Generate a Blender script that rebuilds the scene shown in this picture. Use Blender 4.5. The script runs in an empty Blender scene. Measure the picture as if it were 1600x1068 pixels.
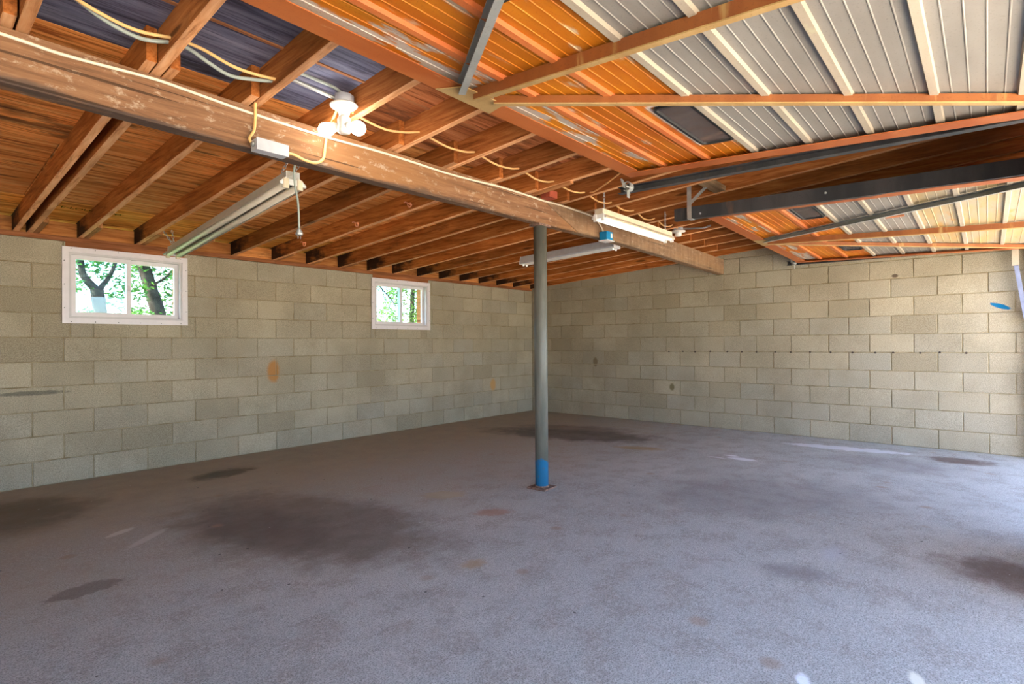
import bpy, math, random
from mathutils import Vector, Matrix
random.seed(7)
C = bpy.context.scene.collection
SC = bpy.context.scene

# ------------------------------------------------------------------ camera, sky, sun, exposure
cam_d = bpy.data.cameras.new('camera')
cam = bpy.data.objects.new('camera', cam_d); C.objects.link(cam); SC.camera = cam
YAW, PIT, ROL = .713393, .0027156, -.0067499
_f = Vector((math.cos(YAW)*math.cos(PIT), math.sin(YAW)*math.cos(PIT), math.sin(PIT)))
_r = Vector((math.sin(YAW), -math.cos(YAW), 0)); _u = _r.cross(_f)
_r2 = _r*math.cos(ROL) + _u*math.sin(ROL); _u2 = _r2.cross(_f)
m = Matrix((_r2, _u2, -_f)).transposed().to_4x4(); m.translation = Vector((-7.33005, -5.8887, 1.1436))
cam.matrix_world = m
cam_d.sensor_fit = 'HORIZONTAL'; cam_d.sensor_width = 36; cam_d.lens = 859.085/1600*36
cam_d.clip_start = .02; cam_d.clip_end = 300

world = bpy.data.worlds.new('world'); SC.world = world; world.use_nodes = True
wn = world.node_tree; wn.nodes.clear()
sky = wn.nodes.new('ShaderNodeTexSky'); sky.sky_type = 'NISHITA'; sky.sun_disc = False
sky.sun_elevation = math.radians(52); sky.sun_rotation = math.radians(-75); sky.air_density = .8; sky.dust_density = 1.5; sky.ozone_density = 1.6
bg = wn.nodes.new('ShaderNodeBackground'); bg.inputs[1].default_value = 0.33
wo = wn.nodes.new('ShaderNodeOutputWorld')
wn.links.new(sky.outputs[0], bg.inputs[0]); wn.links.new(bg.outputs[0], wo.inputs[0])

sun_d = bpy.data.lights.new('sun', 'SUN'); sun_d.energy = 11.; sun_d.angle = math.radians(.6); sun_d.color = (1, .90, .74)
sun = bpy.data.objects.new('sun', sun_d); C.objects.link(sun)
sun.rotation_euler = Vector((-.60, .17, .80)).to_track_quat('Z', 'Y').to_euler()

vs = SC.view_settings
vs.view_transform = 'Standard'; vs.look = 'None'; vs.gamma = 1; vs.use_curve_mapping = False
vs.exposure = 2.42
SC.cycles.max_bounces = 12; SC.cycles.diffuse_bounces = 8; SC.cycles.glossy_bounces = 4; SC.cycles.transmission_bounces = 8; SC.cycles.transparent_max_bounces = 12

# ------------------------------------------------------------------ helpers
def tag(o, label=None, cat=None, group=None, kind=None):
    if label: o['label'] = label
    if cat: o['category'] = cat
    if group: o['group'] = group
    if kind: o['kind'] = kind
    return o

def empty(name, loc=(0, 0, 0), **k):
    o = bpy.data.objects.new(name, None); C.objects.link(o); o.location = loc; o.empty_display_size = .1
    return tag(o, **k)

class MB:
    """collects shapes in world coordinates, links them as one mesh object"""
    def __init__(s): s.v = []; s.f = []; s.sm = []
    def add(s, vs, fs, smooth=False):
        b = len(s.v); s.v += [Vector(p) for p in vs]
        s.f += [tuple(i+b for i in f) for f in fs]; s.sm += [smooth]*len(fs)
    def hexa(s, p):  # 8 corners: 4 bottom ccw, 4 top ccw
        s.add(p, [(3, 2, 1, 0), (4, 5, 6, 7), (0, 1, 5, 4), (1, 2, 6, 5), (2, 3, 7, 6), (3, 0, 4, 7)])
    def box(s, x0, x1, y0, y1, z0, z1):
        s.hexa([(x0, y0, z0), (x1, y0, z0), (x1, y1, z0), (x0, y1, z0), (x0, y0, z1), (x1, y0, z1), (x1, y1, z1), (x0, y1, z1)])
    def bar(s, a, b, w, h, up=(0, 0, 1), ch=0):
        """rectangular bar from a to b: w across, h along up (centred)"""
        a, b = Vector(a), Vector(b); d = (b-a).normalized(); up = Vector(up)
        sd = d.cross(up).normalized(); up = sd.cross(d).normalized()
        if ch:
            pr = [(-w/2+ch, -h/2), (w/2-ch, -h/2), (w/2, -h/2+ch), (w/2, h/2-ch), (w/2-ch, h/2), (-w/2+ch, h/2), (-w/2, h/2-ch), (-w/2, -h/2+ch)]
        else:
            pr = [(-w/2, -h/2), (w/2, -h/2), (w/2, h/2), (-w/2, h/2)]
        s.sweep(pr, a, b, sd, up)
    def sweep(s, pr, a, b, sd, up, closed=True):
        n = len(pr)
        vs = [a+sd*x+up*y for x, y in pr]+[b+sd*x+up*y for x, y in pr]
        fs = [(i, (i+1) % n, n+(i+1) % n, n+i) for i in range(n if closed else n-1)]
        if closed: fs += [tuple(range(n-1, -1, -1)), tuple(range(n, 2*n))]
        s.add(vs, fs)
    def prof(s, pr, a, b, up=(0, 0, 1), closed=True):
        a, b = Vector(a), Vector(b); d = (b-a).normalized(); up = Vector(up)
        sd = d.cross(up).normalized(); up = sd.cross(d).normalized()
        s.sweep(pr, a, b, sd, up, closed)
    def tube(s, pts, r, n=8, rs=None):
        pts = [Vector(p) for p in pts]; rings = []
        prev = None
        for i, p in enumerate(pts):
            d = (pts[min(i+1, len(pts)-1)]-pts[max(i-1, 0)]).normalized()
            ref = prev if prev is not None else (Vector((0, 0, 1)) if abs(d.z) < .9 else Vector((1, 0, 0)))
            u = (ref-d*ref.dot(d)).normalized(); w = d.cross(u); prev = u
            rr = rs[i] if rs else r
            rings.append([p+(u*math.cos(t)+w*math.sin(t))*rr for t in [2*math.pi*k/n for k in range(n)]])
        vs = [p for g in rings for p in g]; fs = []
        for i in range(len(pts)-1):
            for k in range(n):
                fs.append((i*n+k, i*n+(k+1) % n, (i+1)*n+(k+1) % n, (i+1)*n+k))
        s.add(vs, fs, True)
        s.add(rings[0][::-1], [tuple(range(n))]); s.add(rings[-1], [tuple(range(n))])
    def lathe(s, c, axis, prof, n=20):
        """prof = [(radius, distance along axis)]"""
        c = Vector(c); d = Vector(axis).normalized()
        s.tube_rings([(c+d*h, d, r) for r, h in prof], n)
    def tube_rings(s, L, n):
        d = L[0][1]; ref = Vector((0, 0, 1)) if abs(d.z) < .9 else Vector((1, 0, 0))
        u = (ref-d*ref.dot(d)).normalized(); w = d.cross(u); vs = []; fs = []
        for c, _, r in L:
            r = max(r, 1e-5); vs += [c+(u*math.cos(t)+w*math.sin(t))*r for t in [2*math.pi*k/n for k in range(n)]]
        for i in range(len(L)-1):
            for k in range(n): fs.append((i*n+k, i*n+(k+1) % n, (i+1)*n+(k+1) % n, (i+1)*n+k))
        fs.append(tuple(range(n-1, -1, -1))); fs.append(tuple(range((len(L)-1)*n, len(L)*n)))
        s.add(vs, fs, True)
    def build(s, name, mat, parent=None, origin=None):
        me = bpy.data.meshes.new(name)
        o0 = Vector(origin) if origin is not None else (Vector(wloc(parent)) if parent else Vector((0, 0, 0)))
        me.from_pydata([p-o0 for p in s.v], [], s.f)
        me.polygons.foreach_set('use_smooth', s.sm)
        me.materials.append(mat); me.update()
        o = bpy.data.objects.new(name, me); C.objects.link(o)
        if parent: o.parent = parent; o.location = o0-Vector(wloc(parent))
        else: o.location = o0
        return o

def wloc(o):
    v = Vector(o.location)
    while o.parent: o = o.parent; v += Vector(o.location)
    return v

def smooth_path(pts, n=6):
    pts = [Vector(p) for p in pts]; out = []
    for i in range(len(pts)-1):
        p0, p1, p2, p3 = pts[max(i-1, 0)], pts[i], pts[i+1], pts[min(i+2, len(pts)-1)]
        for k in range(n):
            t = k/n
            out.append(.5*((2*p1)+(p2-p0)*t+(2*p0-5*p1+4*p2-p3)*t*t+(3*p1-p0-3*p2+p3)*t**3))
    out.append(pts[-1]); return out

# ------------------------------------------------------------------ material helpers
class NT:
    def __init__(s, name, rough=.8, spec=.3, metal=0):
        s.m = bpy.data.materials.new(name); s.m.use_nodes = True; s.t = s.m.node_tree
        s.b = s.t.nodes['Principled BSDF']
        s.b.inputs['Roughness'].default_value = rough; s.b.inputs['Specular IOR Level'].default_value = spec; s.b.inputs['Metallic'].default_value = metal
    def put(s, sock, v):
        if hasattr(v, 'is_output'): s.t.links.new(v, sock)
        elif isinstance(v, (tuple, list)) and sock.type == 'RGBA': sock.default_value = tuple(v)+((1,) if len(v) == 3 else ())
        else: sock.default_value = v
    def n(s, typ, ins=None, out=0, **at):
        nd = s.t.nodes.new('ShaderNode'+typ)
        for k, v in at.items(): setattr(nd, k, v)
        for k, v in (ins or {}).items(): s.put(nd.inputs[k], v)
        return nd.outputs[out]
    def pos(s): return s.n('NewGeometry')
    def obj(s): return s.n('TexCoord', out=3)
    def rnd(s): return s.n('ObjectInfo', out='Random')
    def vm(s, a, b, op='MULTIPLY'): return s.n('VectorMath', {0: a, 1: b}, operation=op)
    def math(s, op, a, b=0., clamp=False): return s.n('Math', {0: a, 1: b}, operation=op, use_clamp=clamp)
    def noise(s, vec, scale, detail=3, rough=.5, dist=0, out=0):
        return s.n('TexNoise', {'Vector': vec, 'Scale': scale, 'Detail': detail, 'Roughness': rough, 'Distortion': dist}, out=out)
    def rng(s, v, a, b, c=0., d=1.): return s.n('MapRange', {0: v, 1: a, 2: b, 3: c, 4: d}, clamp=True, interpolation_type='SMOOTHSTEP')
    def mix(s, f, a, b, bt='MIX'):
        nd = s.t.nodes.new('ShaderNodeMix'); nd.data_type = 'RGBA'; nd.blend_type = bt
        s.put(nd.inputs[0], f); s.put(nd.inputs[6], a); s.put(nd.inputs[7], b); return nd.outputs[2]
    def ramp(s, f, stops):
        nd = s.t.nodes.new('ShaderNodeValToRGB'); s.put(nd.inputs[0], f); e = nd.color_ramp.elements
        while len(e) < len(stops): e.new(.5)
        for q, (p, c) in zip(e, stops): q.position = p; q.color = tuple(c)+(1,)
        return nd.outputs[0]
    def col(s, c): s.put(s.b.inputs['Base Color'], c)
    def rough(s, v): s.put(s.b.inputs['Roughness'], v)
    def bump(s, h, st=.3, d=.01): s.put(s.b.inputs['Normal'], s.n('Bump', {'Height': h, 'Strength': st, 'Distance': d}))
    def ellipse(s, P, c, a, b, ang, amp=.35, ns=3., soft=.25):
        """a stain: 1 inside an ellipse on the floor with a ragged edge"""
        q = s.n('Mapping', {'Vector': P, 'Location': (c[0], c[1], 0), 'Rotation': (0, 0, math.radians(ang)), 'Scale': (a, b, 1)}, vector_type='TEXTURE')
        q = s.vm(q, (1, 1, 0)); ln = s.n('VectorMath', {0: q}, operation='LENGTH', out=1)
        nz = s.noise(s.vm(P, (c[0]*3.1, c[1]*2.3, 0), 'ADD'), ns, 8, .68)
        ln = s.math('ADD', ln, s.math('MULTIPLY', s.math('SUBTRACT', nz, .5), amp*2))
        return s.rng(ln, 1-soft, 1+soft, 1, 0)

def plain(name, c, rough=.6, spec=.3, metal=0, var=.12, scale=20):
    t = NT(name, rough, spec, metal)
    nz = t.noise(t.obj(), scale, 4, .6)
    t.col(t.mix(t.rng(nz, .3, .7), tuple(x*(1-var) for x in c), tuple(min(1, x*(1+var)) for x in c)))
    return t.m

def wood(name, axis, dark, mid, lite, scale=1., stain=0., wallblack=False, sharp=0):
    t = NT(name, .75, .15)
    P = t.pos(); off = t.math('MULTIPLY', t.rnd(), 37.)
    P0 = P
    P = t.vm(P, t.n('CombineXYZ', {0: off, 1: off, 2: off}), 'ADD')
    sc = [(3, 45, 45), (45, 3, 45), (45, 45, 3)][axis]
    g = t.noise(t.vm(P, tuple(x*scale for x in sc)), 1., 5, .65, .6)
    big = t.noise(t.vm(P, tuple(x*.06*scale+.6 for x in sc)), 1.5, 3, .5)
    c = t.ramp(g, [(.28+sharp, dark), (.46+sharp*.3, mid), (.68, lite)])
    if sharp:
        g2 = t.noise(t.vm(P, tuple((5. if i == axis else 110.) for i in range(3))), 1., 3, .6)
        c = t.mix(t.math('MULTIPLY', t.rng(g2, .54, .66), .55), c, tuple(x*.4 for x in dark))
    c = t.mix(t.math('MULTIPLY', t.rng(big, .45, .7), .55), c, tuple(x*.55 for x in mid))
    kn = t.n('TexVoronoi', {'Vector': t.vm(P, tuple((1.1 if i == axis else 6.5) for i in range(3))), 'Scale': 1.}, out='Distance')
    c = t.mix(t.math('MULTIPLY', t.rng(kn, .06, .13, 1, 0), .75), c, tuple(x*.25 for x in dark))
    lum = t.math('ADD', t.math('MULTIPLY', t.rnd(), .5), .75)
    c = t.n('HueSaturation', {'Value': lum, 'Color': c})
    if stain:
        st = t.noise(t.vm(P, tuple((1.2 if i == axis else 4.) for i in range(3))), 1.6, 5, .65)
        c = t.mix(t.math('MULTIPLY', t.rng(st, .55, .68), stain), c, (.03, .018, .012))
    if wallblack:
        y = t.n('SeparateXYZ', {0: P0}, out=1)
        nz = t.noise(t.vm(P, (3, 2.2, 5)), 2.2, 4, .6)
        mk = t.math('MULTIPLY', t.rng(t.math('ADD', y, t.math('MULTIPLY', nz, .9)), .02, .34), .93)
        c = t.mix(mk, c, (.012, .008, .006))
    t.col(c); t.bump(g, .25, .004)
    return t.m

# ---- materials
def block_mat():
    t = NT('concrete_block', .95, .1)
    P = t.pos(); r = t.rnd()
    base = t.ramp(r, [(0, (.35, .285, .18)), (.25, (.49, .415, .285)), (.5, (.42, .365, .27)), (.75, (.54, .46, .32)), (1, (.43, .39, .305))])
    big = t.noise(P, 1.7, 4, .6)
    c = t.mix(t.rng(big, .35, .7), base, (.27, .22, .14)); c = t.mix(.6, base, c)
    sp = t.noise(P, 150, 3, .7)
    c = t.mix(t.math('MULTIPLY', t.rng(sp, .33, .7), .85), t.mix(.6, c, (.14, .12, .085)), t.mix(.25, c, (.62, .58, .48)))
    pit = t.noise(P, 60, 2, .5)
    c = t.mix(t.math('MULTIPLY', t.rng(pit, .66, .74), .35), c, (.08, .07, .05))
    # greyer, cleaner low course; smoke marks at window side; rust and paint marks with a shape of their own
    def blob(center, sx, sy, sz, amp=.3, ns=12, soft=.3):
        q = t.n('Mapping', {'Vector': P, 'Location': center, 'Scale': (sx, sy, sz)}, vector_type='TEXTURE')
        ln = t.n('VectorMath', {0: q}, operation='LENGTH', out=1)
        ln = t.math('ADD', ln, t.math('MULTIPLY', t.math('SUBTRACT', t.noise(P, ns, 4, .6), .5), amp*2))
        return t.rng(ln, 1-soft, 1+soft, 1, 0)
    c = t.mix(t.math('MULTIPLY', blob((-4.50, 0, .86), .065, .1, .12), .8), c, (.42, .17, .03))
    c = t.mix(t.math('MULTIPLY', blob((-.99, 0, .50), .06, .1, .09), .7), c, (.50, .25, .06))
    c = t.mix(t.math('MULTIPLY', blob((0, -2.52, .518), .1, .035, .05), .8), c, (.12, .09, .03))
    c = t.mix(t.math('MULTIPLY', blob((0, -1.26, .85), .1, .04, .07), .7), c, (.14, .09, .04))
    c = t.mix(t.math('MULTIPLY', blob((0, -5.12, 1.86), .1, .03, .02), .8), c, (.05, .03, .02))
    q = t.n('Mapping', {'Vector': P, 'Location': (0, -5.985, 1.483), 'Rotation': (math.radians(22), 0, 0), 'Scale': (.1, .085, .022)}, vector_type='TEXTURE')
    ln = t.n('VectorMath', {0: q}, operation='LENGTH', out=1)
    ln = t.math('ADD', ln, t.math('MULTIPLY', t.math('SUBTRACT', t.noise(P, 30, 3, .6), .5), .7))
    c = t.mix(t.rng(ln, .85, 1.1, 1, 0), c, (.01, .14, .30))
    q = blob((-6.5, 0, .765), .22, .1, .018, .5, 20)
    c = t.mix(t.math('MULTIPLY', q, .6), c, (.05, .05, .045))
    t.col(c); t.bump(t.math('ADD', sp, t.math('MULTIPLY', pit, .6)), .35, .004)
    return t.m

def mortar_mat():
    t = NT('mortar', .95, .1); P = t.pos()
    nz = t.noise(P, 9, 4, .6); f = t.noise(P, 120, 2, .6)
    c = t.mix(t.rng(nz, .3, .7), (.24, .185, .10), (.40, .335, .22))
    c = t.mix(t.math('MULTIPLY', f, .3), c, (.1, .08, .05)); t.col(c); t.bump(f, .4, .004); return t.m

def floor_mat():
    t = NT('stained_concrete', .7, .28); P = t.pos()
    n1 = t.noise(P, .9, 5, .6); n2 = t.noise(P, 4.5, 5, .65); n3 = t.noise(P, 45, 4, .7); n4 = t.noise(P, 160, 2, .7)
    c = t.mix(t.rng(n1, .3, .7), (.39, .40, .375), (.48, .488, .455))
    c = t.mix(t.math('MULTIPLY', t.rng(n2, .45, .62), .75), c, (.345, .32, .28))
    c = t.mix(t.math('MULTIPLY', t.rng(n3, .4, .68), .5), c, (.64, .64, .62))
    c = t.mix(t.math('MULTIPLY', t.rng(n4, .42, .66), .7), c, (.13, .128, .122))
    y = t.n('SeparateXYZ', {0: P}, out=1)
    # old dirt along the window wall, warm indoor light mixed into its brown
    dirt_and_warm_light = t.rng(t.math('ADD', y, t.math('MULTIPLY', t.math('SUBTRACT', n1, .5), 2.2)), -3.8, -.8)
    c = t.mix(t.math('MULTIPLY', dirt_and_warm_light, .8), c, t.mix(t.rng(n2, .35, .65), (.26, .195, .115), (.36, .29, .195)))
    S = [  # centre, half axes, angle, colour, strength, soft
        ((-5.55, -2.55), .52, .98, 12, (.15, .115, .085), .75, .32),
        ((-5.75, -2.45), .28, .6, 10, (.09, .07, .055), .45, .5),
        ((-6.75, -.9), .42, .48, 0, (.075, .055, .028), .7, .5),
        ((-5.31, -.72), .26, .14, 10, (.05, .033, .017), .7, .4),
        ((-6.69, -2.67), .15, .075, 5, (.14, .12, .10), .65, .15),
        ((-1.65, -1.95), .38, 1.05, 18, (.085, .068, .055), .8, .35),
        ((-1.25, -1.7), .3, .7, 18, (.10, .08, .065), .6, .4),
        ((-1.92, -3.03), .09, .25, 20, (.33, .24, .11), .8, .4),
        ((-.57, -4.72), .12, .56, 6, (.62, .63, .66), .9, .12),
        ((-.61, -5.68), .17, .24, 0, (.10, .055, .04), .8, .4),
        ((-1.80, -4.07), .06, .13, 0, (.72, .73, .75), .9, .35),
        ((-1.70, -3.93), .035, .07, 0, (.72, .73, .75), .85, .4),
        ((-1.87, -3.84), .025, .09, 0, (.6, .6, .62), .8, .4),
        ((-4.52, -2.76), .16, .1, -40, (.40, .34, .22), .8, .3),
        ((-4.60, -3.34), .12, .07, -40, (.34, .18, .11), .65, .4),
        ((-5.30, -3.86), .07, .05, 0, (.38, .28, .16), .7, .5),
        ((-3.72, -6.0), .22, .3, 0, (.12, .075, .06), .8, .5),
        ((-6.35, -1.85), .09, .03, 30, (.55, .52, .46), .8, .3),
        ((-6.28, -2.1), .16, .03, 40, (.5, .47, .42), .7, .35),
        ((-5.29, -5.41), .045, .02, 20, (.8, .84, .86), .95, .4),
        ((-5.04, -5.70), .05, .02, 20, (.75, .75, .62), .9, .4),
        ((-4.35, -5.15), .1, .16, 20, (.17, .15, .15), .5, .5),
        ((-3.0, -4.6), .5, .8, 40, (.20, .19, .19), .5, .5),
        ((-3.95, -5.25), .12, .05, 0, (.45, .47, .5), .5, .7),
        ((-1.15, -5.2), .35, .5, 0, (.2, .18, .18), .45, .5),
    ]
    for ce, a, b, an, col, st, so in S:
        c = t.mix(t.math('MULTIPLY', t.ellipse(P, ce, a, b, an, .75, min(30, max(2.6, 1.5/min(a, b))), so), st), c, col)
    # scattered droppings and chips
    v = t.n('TexVoronoi', {'Vector': t.vm(P, (1, 1, 0)), 'Scale': 5.5}, out='Distance')
    c = t.mix(t.math('MULTIPLY', t.rng(v, .028, .05, 1, 0), .8), c, (.03, .025, .022))
    v2 = t.n('TexVoronoi', {'Vector': t.vm(P, (1, 1, 0)), 'Scale': 8.3}, out='Distance')
    c = t.mix(t.math('MULTIPLY', t.rng(v2, .022, .04, 1, 0), .8), c, (.7, .7, .68))
    v3 = t.n('TexVoronoi', {'Vector': t.vm(t.vm(P, (.7, .3, 0), 'ADD'), (1, 1, 0)), 'Scale': 2.1}, out='Distance')
    c = t.mix(t.math('MULTIPLY', t.rng(t.math('ADD', v3, t.math('MULTIPLY', n2, .1)), .09, .16, 1, 0), .5), c, (.30, .2, .12))
    t.col(c); t.rough(t.rng(n2, .3, .7, .55, .8)); t.bump(t.math('ADD', n3, n4), .25, .004)
    return t.m

def door_mat(name, a, b, patch=None, pth=(.5, .6), streak=True, rust=None, halo=None):
    t = NT(name, .5, .35, 0); P = t.pos()
    n1 = t.noise(t.vm(P, (1.2, 4.5, 1)), 1.3, 4, .6)
    c = t.mix(t.rng(n1, .35, .68), a, b)
    if patch:
        p = t.noise(t.vm(P, (1.6, 6.5, 1)), 1.7, 5, .6)
        c = t.mix(t.math('MULTIPLY', t.rng(p, *pth), .85), c, patch)
    if halo:
        q = t.n('VectorMath', {0: t.vm(P, halo[0], 'SUBTRACT')}, operation='ABSOLUTE')
        q = t.vm(t.vm(q, halo[1], 'SUBTRACT'), (0, 0, 0), 'MAXIMUM')
        ln = t.n('VectorMath', {0: t.vm(q, (1, 1, 0))}, operation='LENGTH', out=1)
        ln = t.math('ADD', ln, t.math('MULTIPLY', t.math('SUBTRACT', t.noise(P, 18, 3, .6), .5), .03))
        c = t.mix(t.math('MULTIPLY', t.rng(ln, .008, .035, 1, 0), .9), c, (.58, .55, .48))
    n2 = t.noise(P, 130, 2, .6)
    c = t.mix(t.math('MULTIPLY', t.rng(n2, .58, .7), .4), c, tuple(x*.6 for x in a))
    if rust:
        p = t.noise(P, 7, 5, .7); c = t.mix(t.math('MULTIPLY', t.rng(p, .58, .7), .7), c, rust)
    t.col(c); return t.m

M = {}
M['block'] = block_mat(); M['mortar'] = mortar_mat(); M['floor'] = floor_mat()
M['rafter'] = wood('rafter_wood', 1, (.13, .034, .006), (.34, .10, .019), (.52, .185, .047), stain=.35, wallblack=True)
M['rafter_near'] = wood('rafter_wood_near', 1, (.13, .037, .008), (.33, .105, .025), (.50, .20, .06), stain=.25)
M['rafter_edge'] = wood('floor_lit_rafter_edge', 1, (.34, .13, .045), (.66, .31, .13), (.80, .46, .24), stain=.2)  # paler undersides: light bounced off the floor, painted into the wood colour
M['ply'] = wood('plywood_orange', 0, (.32, .08, .016), (.82, .285, .065), (.90, .46, .16), scale=.55, stain=.65, sharp=.07)
M['ply_yellow'] = wood('plywood_yellow', 0, (.38, .11, .014), (.85, .32, .048), (.90, .50, .13), scale=.55, stain=.4, sharp=.07)
M['ply_brown'] = wood('plywood_brown', 0, (.16, .046, .014), (.42, .14, .048), (.58, .24, .10), scale=.55, stain=.6, sharp=.07)
M['ply_blue'] = wood('plywood_blue_stained', 0, (.05, .046, .075), (.15, .15, .22), (.26, .26, .34), scale=.5, stain=.55, sharp=.07)
M['ply_edge'] = wood('plywood_edge', 0, (.15, .05, .02), (.3, .12, .05), (.4, .18, .08))
M['plate'] = wood('plate_wood', 0, (.13, .042, .014), (.30, .105, .038), (.42, .17, .07))
M['cleat'] = wood('cleat_wood', 1, (.17, .06, .02), (.38, .15, .05), (.52, .23, .09))
M['cleat_x'] = wood('blocking_wood', 0, (.17, .055, .014), (.44, .16, .04), (.60, .26, .08), stain=.45)
M['board'] = wood('block_board', 0, (.14, .045, .012), (.36, .13, .03), (.5, .21, .06), wallblack=True)

def beam_mat(name='weathered_timber', grey=0.):
    t = NT(name, .85, .12); P = t.pos()
    g = t.noise(t.vm(P, (2.2, 30, 38)), 1., 6, .7, .5)
    c = t.ramp(g, [(.25, (.10, .05, .028)), (.5, (.215, .108, .055)), (.75, (.33, .185, .10))])
    b = t.noise(t.vm(P, (.7, 1, 1.5)), 1.2, 3, .5)
    c = t.mix(t.math('MULTIPLY', t.rng(b, .4, .65), .6), c, (.33, .16, .062))
    sc = t.noise(t.vm(P, (9, 20, 16)), 1.6, 6, .75)
    c = t.mix(t.math('MULTIPLY', t.rng(sc, .55, .66), .6), c, (.48, .37, .27))
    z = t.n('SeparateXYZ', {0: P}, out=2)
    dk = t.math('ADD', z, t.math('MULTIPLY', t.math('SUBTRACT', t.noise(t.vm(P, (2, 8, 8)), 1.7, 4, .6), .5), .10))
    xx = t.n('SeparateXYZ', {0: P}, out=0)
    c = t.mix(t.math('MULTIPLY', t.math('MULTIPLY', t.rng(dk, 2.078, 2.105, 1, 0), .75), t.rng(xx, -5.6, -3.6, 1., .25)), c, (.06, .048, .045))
    ck = t.noise(t.vm(P, (.8, 40, 55)), 1., 2, .4)
    c = t.mix(t.math('MULTIPLY', t.rng(ck, .34, .30), .7), c, (.03, .018, .012))
    if grey: c = t.mix(grey, c, t.mix(t.rng(t.noise(t.vm(P, (14, 30, 3)), 1.2, 4, .6), .35, .65), (.15, .125, .085), (.30, .225, .145)))
    t.col(c); t.bump(g, .45, .006); return t.m
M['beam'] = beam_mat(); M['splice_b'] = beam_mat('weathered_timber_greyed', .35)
M['splice'] = wood('splice_wood', 0, (.10, .06, .03), (.20, .125, .065), (.30, .2, .115), stain=.5)
M['orange'] = door_mat('orange_primer_sheet', (.44, .105, .004), (.56, .185, .008), (.50, .43, .30), (.60, .70))
M['orange_patchy'] = door_mat('orange_overspray_sheet', (.48, .12, .004), (.58, .205, .009), (.46, .44, .38), (.50, .56))
for n_, hc in ((1, (-4.81, -4.86, 0)), (2, (-2.64, -4.84, 0))): M['orange_window_%d' % n_] = door_mat('orange_primer_window_sheet', (.44, .105, .004), (.56, .185, .008), (.62, .55, .36), (.60, .70), halo=(hc, (.29 if n_ == 1 else .22, .085, 1)))
M['galv'] = door_mat('galvanised_sheet', (.215, .195, .17), (.26, .24, .21), None, rust=None)
M['galv_yellow'] = door_mat('sunlit_yellow_galvanised_sheet', (.40, .29, .13), (.34, .295, .225), (.46, .24, .06), (.55, .72))  # rust yellow, with bounced sunlight painted in as a brighter tone
M['rib_orange'] = door_mat('salmon_rib', (.46, .115, .03), (.52, .155, .04))
M['rib_cream'] = door_mat('cream_rib', (.31, .26, .195), (.37, .315, .24), rust=(.36, .34, .22))
M['frame'] = door_mat('rust_primer_frame', (.33, .08, .016), (.40, .12, .032), (.56, .31, .16), (.66, .74))
M['brace'] = door_mat('rust_brace', (.19, .055, .013), (.25, .083, .02), (.36, .22, .08), (.60, .72))
M['brace_edge'] = door_mat('worn_brace_edge', (.34, .20, .07), (.44, .29, .12))
M['brace_galv'] = door_mat('galvanised_brace', (.24, .245, .23), (.32, .325, .305), rust=None)
M['track'] = door_mat('black_track', (.030, .032, .036), (.06, .058, .06), (.14, .08, .05), (.6, .75))
M['track_teal'] = plain('track_inside', (.03, .06, .065), .5, .4)
M['steel'] = plain('zinc_steel', (.42, .42, .40), .4, .5, .5)
M['steel_dark'] = plain('dark_steel', (.05, .05, .048), .5, .4, .3)
M['post'] = None
def post_mat():
    t = NT('painted_steel_post', .45, .4); P = t.pos()
    c = t.mix(t.rng(t.noise(t.vm(P, (8, 8, 1.5)), 2, 4, .6), .35, .7), (.115, .118, .098), (.165, .165, .14))
    z = t.n('SeparateXYZ', {0: P}, out=2)
    zz = t.math('ADD', z, t.math('MULTIPLY', t.math('SUBTRACT', t.noise(P, 14, 4, .6), .5), .12))
    c = t.mix(t.math('MULTIPLY', t.rng(zz, .02, .2), .0), c, (.05, .05, .05))
    c = t.mix(t.math('MULTIPLY', t.rng(zz, .235, .215), .9), c, (.012, .19, .40))
    c = t.mix(t.math('MULTIPLY', t.rng(t.noise(P, 40, 3, .6), .62, .72), .5), c, (.2, .13, .09))
    t.col(c); return t.m
M['post'] = post_mat()
M['rusty'] = plain('rusty_plate', (.20, .125, .095), .9, .1, 0, .45, 60)
M['vinyl'] = plain('white_vinyl', (.70, .66, .68), .35, .4, 0, .03)
M['vinyl_grey'] = plain('vinyl_shadow_grey', (.55, .52, .53), .4, .4, 0, .03)
M['white'] = plain('white_enamel', (.72, .71, .68), .35, .4, 0, .05)
M['cream'] = plain('aged_cream_enamel', (.62, .52, .37), .4, .4, 0, .08)
M['reflector'] = plain('aged_white_reflector', (.52, .46, .37), .35, .45, 0, .06)
M['tube_off'] = plain('unlit_tube_glass', (.66, .58, .46), .4, .5, 0, .03)
M['porcelain'] = plain('white_porcelain', (.72, .68, .6), .25, .5, 0, .05)
M['grey_box'] = plain('grey_box', (.44, .45, .48), .5, .4, 0, .06)
M['blue_box'] = plain('blue_plastic', (.005, .19, .40), .35, .4, 0, .06)
M['cable_white'] = plain('white_cable', (.72, .62, .46), .5, .3, 0, .06)
M['cable_yellow'] = plain('yellow_cable', (.72, .45, .17), .5, .3, 0, .06)
M['cable_orange'] = plain('tan_cable', (.66, .36, .14), .5, .3, 0, .06)
M['cable_grey'] = plain('grey_cable', (.30, .33, .29), .5, .3, 0, .1)
M['brass'] = plain('copper_hook', (.85, .36, .18), .4, .5, 0, .1)
M['red_wood'] = plain('red_painted_wood', (.33, .07, .035), .7, .2, 0, .2)
M['stamp'] = plain('faded_green_ink', (.045, .05, .005), .9, 0, 0, .2)
M['rubber'] = plain('black_rubber', (.02, .02, .02), .5, .3)
M['roofing'] = plain('roofing_felt', (.05, .05, .05), .9)
M['driveway'] = plain('driveway_concrete', (.78, .71, .60), .9, .1, 0, .12, 2)
M['grass'] = plain('lawn', (.10, .16, .05), .9, .1, 0, .3, 6)
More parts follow.
